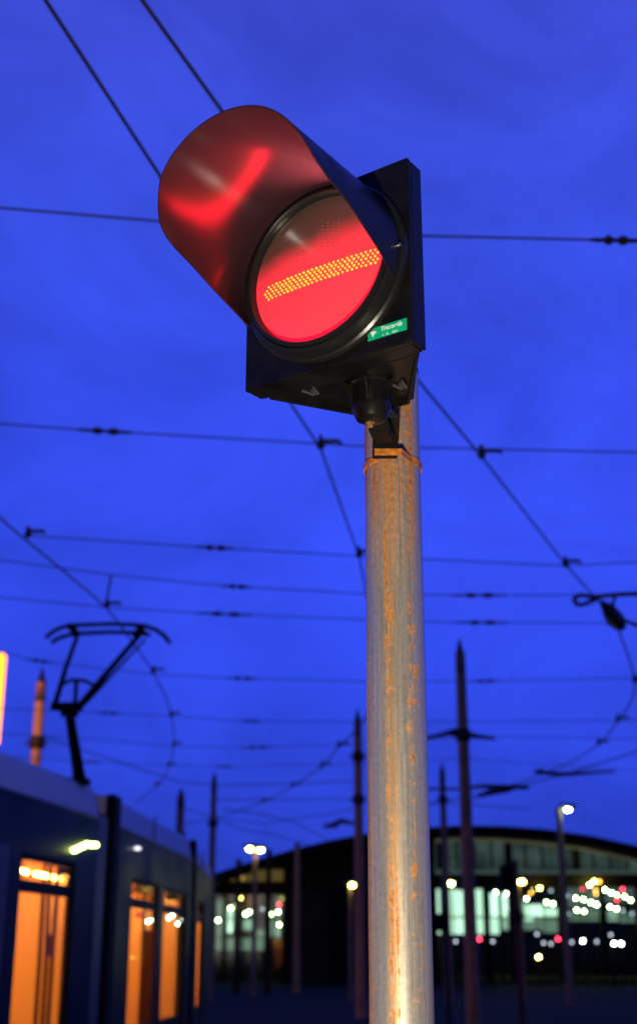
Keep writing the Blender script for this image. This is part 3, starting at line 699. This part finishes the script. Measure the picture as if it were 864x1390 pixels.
# gangways
def gangway(pa, pb_, name_blk=True, split=.5):
    d = (pb_ - pa); L_ = d.length; d.normalize(); nr = Vector((d.y, -d.x, 0)); ax = (d, nr, Z)
    m = MB(); k = 9
    for i in range(k):
        m.box(pa + d * L_ * (i + .5) / k + nr * (-WD/2 - .12) + Z * 1.8, (L_/k*.62, WD - .34, 3.0), ax)
    m.box((pa + pb_)/2 + nr * (-WD/2 - .12) + Z * 1.8, (L_ - .02, WD - .5, 2.9), ax)
    m.build('gangway_bellows', M['rubber'], tram)
    m = MB(); m.box(pa + d * L_ * .80 + nr * (-.045) + Z * 1.86, (L_ * .34, .13, 3.24), ax); m.build('gangway_pillar', M['black_dull'], tram, bevel=.04)
    m = MB(); m.box(pa + d * L_ * .28 + nr * (-.09) + Z * 1.75, (L_ * .50, .12, 2.86), ax); m.build('gangway_panel', M['tgrey'], tram, bevel=.02)
gangway(Vector((-2.57, 15.3, 0)), Vector((-2.49, 16.4, 0)))
gangway(Vector((-2.13, 22.2, 0)), Vector((-2.13, 22.9, 0)))
# pantograph
def pan(u, v, Y): return at_y(u, v, Y)
m = MB(); m.tube([pan(108, 1056, 14.9), pan(100, 1005, 14.6), pan(93, 958, 14.3)], [.075, .062, .055], 10); m.box(pan(108, 1056, 14.9) + Z*-.04, (.22, .3, .06)); pg = m.build('pantograph', M['black_dull'], tram, smooth=True)
m = MB(); m.tube([pan(70, 959, 14.3), pan(112, 960, 14.3)], .05, 8); m.tube([pan(84, 963, 14.3), pan(106, 963, 14.3)], .085, 8)
m.tube([pan(75, 956, 14.3), pan(90, 905, 14.5), pan(105, 864, 14.7)], [.036,.030,.026], 8); m.tube([pan(110, 957, 14.3), pan(150, 908, 14.5), pan(186, 866, 14.7)], [.045,.036,.032], 8); m.tube([pan(118, 954, 14.34), pan(160, 908, 14.54), pan(197, 868, 14.74)], .015, 6)
m.tube([pan(82, 930, 14.4), pan(98, 923, 14.4), pan(115, 924, 14.4), pan(132, 932, 14.4)], .022, 6); m.tube([pan(104, 924, 14.4), pan(102, 956, 14.3)], .026, 6)
m.build('upper_arms', M['black_dull'], pg, smooth=True)
m = MB()
hz = [(62,866),(70,859),(80,853),(94,849),(120,848),(150,847),(180,848),(198,850),(212,855),(222,862),(231,873)]
m.tube([pan(u, v, 14.65) for u, v in hz], .026, 8)
hz2 = [(70,873),(78,867),(90,863),(104,860),(150,858),(190,859),(204,862)]
m.tube([pan(u, v, 14.95) for u, v in hz2], .026, 8)
for u0, v0, u1, v1 in ((94,849,104,861),(188,849,196,860)): m.tube([pan(u0,v0,14.65), pan(u1,v1,14.95)], .035, 8)
m.tube([pan(98,852,14.7), pan(106,864,14.72)], .045, 8); m.tube([pan(192,852,14.7), pan(184,866,14.72)], .055, 8)
m.build('collector_head', M['black_dull'], pg, smooth=True)

# ================================================================ HALL
HY = 80.0
B = lambda u, v, Y=HY: at_y(u, v, Y)
hall = thing('depot_hall', (8, 80, 0), 'long dark hall with an arched roof and green-white lit glazing, across the background', 'building')
top = [(240,1200),(290,1186),(345,1168),(400,1152),(450,1140),(500,1131),(560,1124),(620,1120.5),(680,1121),(740,1125.5),(800,1134),(864,1148),(940,1172),(1020,1206),(1080,1240)]
def vt(u, tab=top):
    for (u0, v0), (u1, v1) in zip(tab, tab[1:]):
        if u0 <= u <= u1: return v0 + (v1 - v0) * (u - u0) / (u1 - u0)
    return tab[-1][1] if u > tab[-1][0] else tab[0][1]
m = MB(); poly = [B(u, v, 77.5) for u, v in top] + [B(u, v + 13, 77.5) for u, v in reversed(top)]
m.prism(poly, (0, 45, 0)); rf = m.build('roof', M['roof'], hall)
def quad_box(name, ma, u0, v0, u1, v1, Y, th=.3, parent=None, ground=False):
    a_ = B(u0, v0, Y); b_ = B(u1, v1, Y); vm_ = (v0 + v1) / 2; a_.x = B(u0, vm_, Y).x; b_.x = B(u1, vm_, Y).x
    if ground: b_.z = 0.02
    m = MB(); m.box(((a_.x+b_.x)/2, Y, (a_.z+b_.z)/2), (abs(b_.x-a_.x), th, abs(a_.z-b_.z))); return m.build(name, ma, parent or hall)
def under_roof(name, ma, u0, u1, vb, Y, th=.3, dv=13, step=20, parent=None, zb=None):
    us = [u0 + (u1-u0)*i/max(1, int((u1-u0)/step)) for i in range(max(1, int((u1-u0)/step)) + 1)]
    up = [B(u, vt(u) + dv, Y) for u in us]; lo = [B(u, vb, Y) for u in reversed(us)]
    if zb is not None: lo = [Vector((q_.x, q_.y, zb)) for q_ in lo]
    m = MB(); m.prism(up + lo, (0, th, 0)); return m.build(name, ma, parent or hall)
# left wing
under_roof('fascia_wall', M['wall'], 385, 590, 1207, 79.6, dv=10)
under_roof('left_wall', M['ledge'], 270, 385, 1214, 79.6, dv=10)
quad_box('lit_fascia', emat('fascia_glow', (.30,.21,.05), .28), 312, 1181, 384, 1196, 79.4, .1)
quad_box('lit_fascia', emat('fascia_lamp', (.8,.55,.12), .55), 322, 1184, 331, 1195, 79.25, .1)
quad_box('wall_panel', M['wall'], 386, 1208, 402, 1300, 79.6, .3, ground=True)
quad_box('wall_panel', M['concrete'], 403, 1208, 441, 1300, 79.5, .3, ground=True)
quad_box('inner_bulkhead', M['ledge'], 380, 1185, 592, 1300, 80.8, .2, ground=True)
quad_box('roller_door', M['door'], 446, 1210, 490, 1300, 79.8, .2, ground=True)
quad_box('door_post', M['concrete'], 441, 1208, 446, 1300, 79.4, .3, ground=True)
quad_box('wall_panel', M['wall'], 490, 1206, 590, 1300, 79.6, .3, ground=True)
# upper glazing band
def upper_glass():
    m_ = bpy.data.materials.new('upper_glass'); m_.use_nodes = True; nt = m_.node_tree; b = nt.nodes['Principled BSDF']; N = nt.nodes.new; L = nt.links.new
    b.inputs['Base Color'].default_value = (.02,.03,.035,1); b.inputs['Roughness'].default_value = .3
    tc = N('ShaderNodeTexCoord'); mp = N('ShaderNodeMapping'); mp.inputs['Scale'].default_value = (.6, 1, .9); L(tc.outputs['Object'], mp.inputs[0])
    n = N('ShaderNodeTexNoise'); n.inputs['Scale'].default_value = .8; n.inputs['Detail'].default_value = 5; L(mp.outputs[0], n.inputs['Vector'])
    r = N('ShaderNodeMapRange'); r.inputs[1].default_value = .35; r.inputs[2].default_value = .72; r.inputs[3].default_value = .01; r.inputs[4].default_value = .10; L(n.outputs[0], r.inputs[0])
    b.inputs['Emission Color'].default_value = (.45,.85,.75,1); L(r.outputs[0], b.inputs['Emission Strength']); return m_
ug = under_roof('upper_window', upper_glass(), 588, 1060, 1187, 80.1, dv=12)
for u in range(596, 1050, 23):
    a_ = B(u, vt(u) + 13, 79.9); b_ = B(u, 1186, 79.9); m = MB(); m.box((a_.x, 79.9, (a_.z+b_.z)/2), (.12 if (u-596) % 92 else .45, .16, max(.1, a_.z-b_.z))); m.build('mullion', M['mullion'], ug)
arcpts = [(u, vt(u) + 19) for u in range(588, 1040, 20)]
m = MB(); m.tube([B(u, v, 79.8) for u, v in arcpts], .12, 6); m.build('arch_rib', mat('arch_glow', (.30,.28,.20), .7, emit=(.35,.33,.2), es=.16), ug)  # the rib's paleness is partly emission put into the material
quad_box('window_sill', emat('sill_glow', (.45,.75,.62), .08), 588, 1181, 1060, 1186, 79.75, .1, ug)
quad_box('ledge', M['ledge'], 588, 1187, 1060, 1204, 79.5, .5)
LAMPU = [672,687,702,714,741,750,732,747,720,780.5,791,801,809,782,792,770,771,799.6,806,812.5,807.5,820.6,829,837,847,855,827,836,844.6,857,790,844]
# ground floor: columns, transoms, glazing, lit inner wall panels
cols = [(584,593),(598,606),(633,645),(656,664),(677,680),(690,700),(757,768),(815,817.5),(863,872),(930,938),(1000,1010)]
for a0, b0_ in cols: quad_box('column', M['steelblk'], a0, 1204.5, b0_, 1300, 79.6, .35, ground=True)
for i, (a0, b0_) in enumerate(zip([592,606,645,664,680,700,768,819,872,938],[598,633,656,677,690,757,815,862,930,1000])):
    gw = quad_box('glazed_bay', M['hallglass'], a0, 1204.5, b0_, 1300, 79.9, .05, ground=True)
    k = int((b0_ - a0) / 9)
    for j in range(1, k):
        u = a0 + (b0_ - a0) * j / k
        if min(abs(u - q_) for q_ in LAMPU) > 2.6: quad_box('mullion', M['mullion'], u - .6, 1205, u + .6, 1299, 79.8, .08, gw, ground=True)
    for v in (1244, 1271): quad_box('transom', M['mullion'], a0, v, b0_, v + 2.2, 79.75, .06, gw)
quad_box('rear_wall', M['ledge'], 555, 1195, 1060, 1300, 104, .3, ground=True)
quad_box('hall_floor', M['concrete'], 590, 1325, 1060, 1330, 92, 23)
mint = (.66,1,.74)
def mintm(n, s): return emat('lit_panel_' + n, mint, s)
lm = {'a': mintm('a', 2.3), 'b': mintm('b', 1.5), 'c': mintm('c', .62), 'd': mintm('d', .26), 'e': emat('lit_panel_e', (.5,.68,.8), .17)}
for u0, v0, u1, v1, k_ in ((592,1207,597,1268,'b'),(607,1207,620,1268,'b'),(620,1209,632,1268,'a'),(646,1207,655,1268,'b'),(665,1212,677,1245,'a'),(665,1245,677,1268,'b'),(681,1212,690,1245,'a'),(681,1245,689,1262,'c'),(701,1222,712,1240,'c'),(712,1228,722,1250,'b'),(722,1228,735,1246,'a'),(736,1232,756,1246,'b'),(701,1246,735,1262,'d'),(735,1248,756,1266,'d'),(769,1205,790,1232,'e'),(792,1205,815,1240,'e'),(820,1205,862,1225,'e'),(824,1236,838,1250,'c'),(840,1240,860,1252,'d'),(770,1240,812,1250,'d'),(873,1207,928,1240,'d'),(940,1210,1000,1240,'d')):
    quad_box('lit_wall_panel', lm[k_], u0, v0, u1, v1, 86 + random.random(), .1)
# left glazed entry
for a0 in (288, 301, 306, 328, 344, 359, 384): quad_box('column', M['steelblk'], a0, 1214, a0 + 2.2, 1300, 79.6, .3, ground=True)
lg = quad_box('glazed_bay', M['hallglass'], 290, 1214, 384, 1300, 79.95, .05, ground=True)
for v in (1246, 1272): quad_box('transom', M['mullion'], 290, v, 384, v + 1.5, 79.7, .06, lg)
quad_box('rear_wall', M['ledge'], 255, 1190, 400, 1300, 92, .3, ground=True)
for u0, v0, u1, v1, k_ in ((307,1232,316,1256,'b'),(309,1256,315,1266,'a'),(318,1228,327,1262,'d'),(330,1248,342,1262,'c'),(362,1248,370,1272,'c'),(374,1258,382,1274,'c'),(346,1262,358,1290,'d'),(307,1272,343,1290,'d'),(375,1222,383,1256,'d'),(294,1222,304,1290,'d')):
    quad_box('lit_wall_panel', lm[k_], u0, v0, u1, v1, 84 + random.random(), .1)

# ================================================================ LAMPS
LM = {'wg': emat('bulb_white_green', (.72,1,.38), 80), 'yel': emat('bulb_yellow', (1,.88,.16), 60), 'wb': emat('bulb_dim_white', (.75,.85,1), 2.2), 'red': emat('bulb_red', (1,.03,.07), 20), 'dred': emat('bulb_dim_red', (1,.03,.07), 7), 'or': emat('bulb_orange', (1,.38,.05), 12), 'white': emat('bulb_white', (.9,1,.85), 40)}
def halllamp(u, v, k, label, group, Y=83.5, r=.085):
    p = B(u, v, Y); ztop = B(u, min(v - 4, 1203) if v < 1262 else v, Y).z
    t_ = thing('hall_lamp', (p.x, p.y, p.z), label, 'lamp', group)
    m = MB(); m.ball((0, 0, 0), r, 10, 6); m.build('bulb', LM[k], smooth='all').parent = t_
    m = MB(); m.tube([(0,0,r*.8), (0,0,max(.3, ztop - p.z + .2))], .02, 5); m.build('rod', M['lampbody']).parent = t_
gr = [
 ('wg', [(672,1211),(687,1213),(702,1217),(714,1220),(741,1225),(750,1227)], 'white-green lamp in the descending row beside the brown signal post', 'lamp row in the bright glazing'),
 ('yel', [(732,1205.5)], 'yellow lamp high in the bright glazing, right of the street lamp glow', None),
 ('wb', [(747,1209)], 'dim bluish ring of light high at the right end of the bright glazing', None),
 ('or', [(720,1212)], 'blurred orange lamp inside the bright glazing', None),
 ('wg', [(780.5,1219),(791,1221),(801,1225),(809,1228)], 'white lamp in the middle descending row of four at the right', 'middle row of four hall lamps'),
 ('wg', [(782,1235.5),(792,1237)], 'white lamp of the close pair beneath the middle row of four', 'lower left lamp pair'),
 ('wb', [(770,1216)], 'dim ring-like lamp at the upper left end of the middle row', None),
 ('wb', [(771,1240)], 'dim ring-like lamp left of the lower lamp pair', None),
 ('wg', [(799.6,1201)], 'white lamp just below the yellow pair at the top right of the glazing', None),
 ('yel', [(806,1196.5)], 'brightest yellow lamp at the top of the right-hand glazing', None),
 ('or', [(812.5,1197)], 'small amber lamp touching the topmost yellow lamp', None),
 ('or', [(807.5,1208),(808,1213)], 'orange lamp beneath the topmost yellow lamp', 'orange lamps under the yellow one'),
 ('wg', [(820.6,1208),(829,1212),(837,1215),(847,1217),(855,1222)], 'white lamp in the upper right row that slopes down to the picture edge', 'upper right row of hall lamps'),
 ('wg', [(827,1231),(836,1233.5)], 'white lamp of the close pair under the upper right row', 'lower right lamp pair'),
 ('wb', [(844.6,1236),(857,1240)], 'dim lamp right of the lower right white pair', 'dim lamps at the right edge'),
 ('dred', [(790,1206.5)], 'faint red lamp left of the orange lamps', None),
 ('red', [(844,1207)], 'red lamp above the upper right row of white lamps', None),
 ('red', [(837,1222)], 'red lamp just below the upper right row of white lamps', None),
 ('yel', [(326.6,1219)], 'yellow lamp at the top of the left glazed entry', None),
 ('wg', [(313,1233),(320,1230)], 'white-green lamp of the upper left pair in the left glazed entry', 'upper lamp pair in left entry'),
 ('wg', [(333,1241),(338,1238)], 'white-green lamp of the middle pair in the left glazed entry', 'middle lamp pair in left entry'),
 ('wg', [(296,1249)], 'lone white-green lamp close to the rear end of the tram', None),
 ('wg', [(325,1251)], 'lowest white-green lamp below the middle pair in the left entry', None),
 ('wb', [(287,1246),(285,1251)], 'faint grey lamp between tram and lone white-green lamp', 'faint lamps beside the tram end'),
 ('wb', [(356,1234),(342,1239)], 'small pale blue lamp near the double street lamp column', 'pale blue lamps in the left entry'),
 ('wg', [(365.6,1230.6)], 'white-green lamp at the top of the right cluster in the left entry', None),
 ('wg', [(368,1241),(377.5,1238)], 'white-green lamp of the pair under the red lamp in the left entry', 'right lamp pair in left entry'),
 ('red', [(379,1228)], 'red lamp in the left glazed entry', None),
 ('wg', [(379,1255)], 'lowest lamp of the right cluster in the left entry', None),
]
for k, pts, lab, grp in gr:
    for (u, v) in pts:
        left = u < 400
        halllamp(u, v, k, lab, grp, Y=82 if left else (78.8 if v < 1206 else 83.5), r=.07 if k in ('wg','yel','white') else .085)
# yard lamps on posts in front of the hall
def yard(u, v, k, label, group, Y=70.0):
    p = B(u, v, Y); t_ = thing('yard_lamp', (p.x, Y, 0), label, 'lamp', group)
    m = MB(); m.tube([(0,.12,0), (0,.12,p.z + .05)], .05, 8); m.build('post', M['mullion']).parent = t_
    m = MB(); m.lathe([(.11,-.0),(.12,.06),(.10,.16)], (0, -.02, p.z), (0, 1, 0), 12); m.build('housing', M['black_dull']).parent = t_
    m = MB(); m.ball((0, -.03, p.z), .07, 10, 6); m.build('bulb', LM[k], smooth='all').parent = t_
for k, pts, lab, grp in (
 ('red', [(650,1275)], 'round red light on a low post, right of the nearest mast', None),
 ('red', [(756.5,1274.6)], 'round red light on a low post in front of the bright glazing', None),
 ('wb', [(728,1268),(737,1280),(747,1281)], 'dim bluish light on a low post left of the right-hand red light', 'dim yard lights left of the red light'),
 ('wb', [(775,1279),(809,1278),(828,1269)], 'dim bluish light on a low post right of the right-hand red light', 'dim yard lights at the lower right'),
 ('white', [(790,1277)], 'single bright white light on a low post at the lower right', None),
 ('white', [(832,1281),(842,1281)], 'bright white light of the low pair near the bottom right corner', 'bright low pair of yard lights'),
 ('yel', [(730,1299)], 'yellow light on a short post at the bottom, right of the brown signal post', None),
 ('wb', [(618,1278),(668,1278)], 'very faint light on a low post near the left red light', 'faint yard lights by the left red light')):
    for u, v in pts: yard(u, v, k, lab, grp)
yard(259, 1284, 'red', 'small red light on a low post beside the last tram gangway', None, Y=35)

# street lamps
def street(u_pole, vtop, heads, Y, label, group=None, k='yel', r=.12, pr=.09):
    pt_ = B(u_pole, vtop, Y); t_ = thing('street_lamp', (pt_.x, Y, 0), label, 'street lamp', group)
    m = MB(); m.tube([(0,0,0), (0,0,pt_.z)], [pr*1.3, pr], 10); m.build('column', M['mast'], smooth=True).parent = t_
    for u, v in heads:
        h_ = B(u, v, Y) - Vector((pt_.x, Y, 0))
        m = MB(); m.tube([(0, 0, pt_.z - .1), (h_.x * .5, -.05, h_.z + .22), (h_.x, -.05, h_.z + .20)], .05, 8); m.box((h_.x, -.05, h_.z + .15), (.55, .3, .12)); hd = m.build('lamp_head', M['lampbody']); hd.parent = t_
        m = MB(); m.ball((h_.x, -.08, h_.z + .02), r, 12, 8, (1.5, 1, .8)); m.build('bulb', LM[k], smooth='all').parent = hd
street(346.5, 1152, [(339,1153.5),(353.5,1155)], 55, 'double-headed street lamp glowing yellow-white before the low end of the hall roof', r=.075)
street(757.5, 1097, [(769.5,1100.5)], 45, 'tall single-arm street lamp standing over the arched roof at the right', k='wg', r=.062, pr=.10)
street(474, 1200, [(478,1202.5)], 50, 'yellow street lamp before the dark door left of the rusty pole', r=.075, pr=.06)
street(607, 1198, [(611,1200.5)], 48, 'yellow street lamp in front of the hall between rusty pole and nearest mast', r=.075, pr=.06)
street(703, 1195, [(707,1198)], 48, 'yellow street lamp next to the brown signal post', r=.075, pr=.06)

# brown post with black signal heads
Yp = 25.0; pp = B(697, 1168, Yp)
ts = thing('signal_post', (pp.x, Yp, 0), 'brown post with two black signal heads, silhouetted before the bright glazing', 'signal')
m = MB(); m.tube([(pp.x, Yp, 0), (pp.x, Yp, pp.z)], .062, 12); m.build('post', M['post_br'], ts, smooth=True)
a_, b_ = B(677, 1175, Yp), B(694, 1205, Yp)
m = MB(); m.box(((a_.x+b_.x)/2, Yp - .05, (a_.z+b_.z)/2), (b_.x-a_.x, .26, a_.z-b_.z)); hd = m.build('signal_head', M['black_dull'], ts, bevel=.03)
for k in (-1, 1):
    m = MB(); m.lathe([(.07, 0), (.075, .14), (.068, .14), (.06, .01)], ((a_.x+b_.x)/2, Yp - .18, (a_.z+b_.z)/2 + k*.11), (0, -1, 0), 16, cap=False); m.build('hood', M['black_dull'], hd)
a_, b_ = B(697, 1236, Yp), B(706, 1254, Yp)
m = MB(); m.box(((a_.x+b_.x)/2, Yp - .05, (a_.z+b_.z)/2), (b_.x-a_.x, .2, a_.z-b_.z)); m.tube([B(687,1240,Yp), B(700,1240,Yp)], .03, 8); m.build('signal_head', M['black_dull'], ts, bevel=.02)
p = B(595, 1252, 24)
cb = thing('control_box', (p.x + .1, 24, 0), 'small dark box on a thin post right beside the rusty pole near the bottom', 'box')
m = MB(); m.box((p.x, 24, p.z), (.22, .16, .30)); m.prism([Vector((p.x-.11,23.92,p.z+.15)), Vector((p.x-.2,23.92,p.z)), Vector((p.x-.11,23.92,p.z-.15))], (0,.16,0)); m.build('case', M['black_dull'], cb, bevel=.02)
m = MB(); m.tube([(p.x + .13, 24, 0), (p.x + .13, 24, p.z + .3)], .035, 8); m.build('post', M['mullion'], cb)

# rails in the ground, under the wires
def rails(px):
    pts = smooth_pts([at_h(u, v, HC) for u, v in px], 4)
    m = MB()
    for s_ in (-.7175, .7175):
        rr_ = []
        for i, p_ in enumerate(pts):
            d = (pts[min(i+1, len(pts)-1)] - pts[max(i-1, 0)]).normalized(); n_ = Vector((d.y, -d.x, 0)) * s_
            q_ = Vector((p_.x, p_.y, 0)) + n_; e_ = Vector((d.y, -d.x, 0)) * .03
            rr_.append([q_ - e_ + Z*.002, q_ + e_ + Z*.002, q_ + e_ + Z*.012, q_ - e_ + Z*.012])
        m.loft(rr_)
    tag(m.build('tram_rails', M['steel']), kind='structure')
rails([(142,123), (222,246), (330,430), (435,609), (487,755), (499,815)])
rails([(193,0), (302,152), (440,342), (565,514), (653,620), (768,768), (829,835), (861,925), (812,1010), (735,1050)])

# ================================================================ THE LIGHT THAT LIGHTS THE POLE (photographer's flash, low at the right)
fl = bpy.data.lights.new('flash', 'POINT'); fl.energy = 290; fl.color = (1,.88,.71); fl.shadow_soft_size = .035
fo = bpy.data.objects.new('flash', fl); COL.objects.link(fo); fo.location = (-.02, .48, EYE - .50)

# ================================================================ CAMERA
cam = bpy.data.cameras.new('camera'); co = bpy.data.objects.new('camera', cam); COL.objects.link(co); S.camera = co
co.location = (0, 0, EYE); co.rotation_euler = (R(90) + PITCH, 0, 0)
cam.sensor_fit = 'VERTICAL'; cam.sensor_height = 36; cam.sensor_width = 24; cam.lens = F / 1390 * 36
cam.clip_start = .05; cam.clip_end = 2000
cam.dof.use_dof = True; cam.dof.focus_distance = 2.42; cam.dof.aperture_fstop = 3.4
S.render.engine = 'CYCLES'
S.cycles.sample_clamp_indirect = 6
S.view_settings.view_transform = 'Standard'; S.view_settings.look = 'None'; S.view_settings.exposure = 0; S.view_settings.gamma = 1
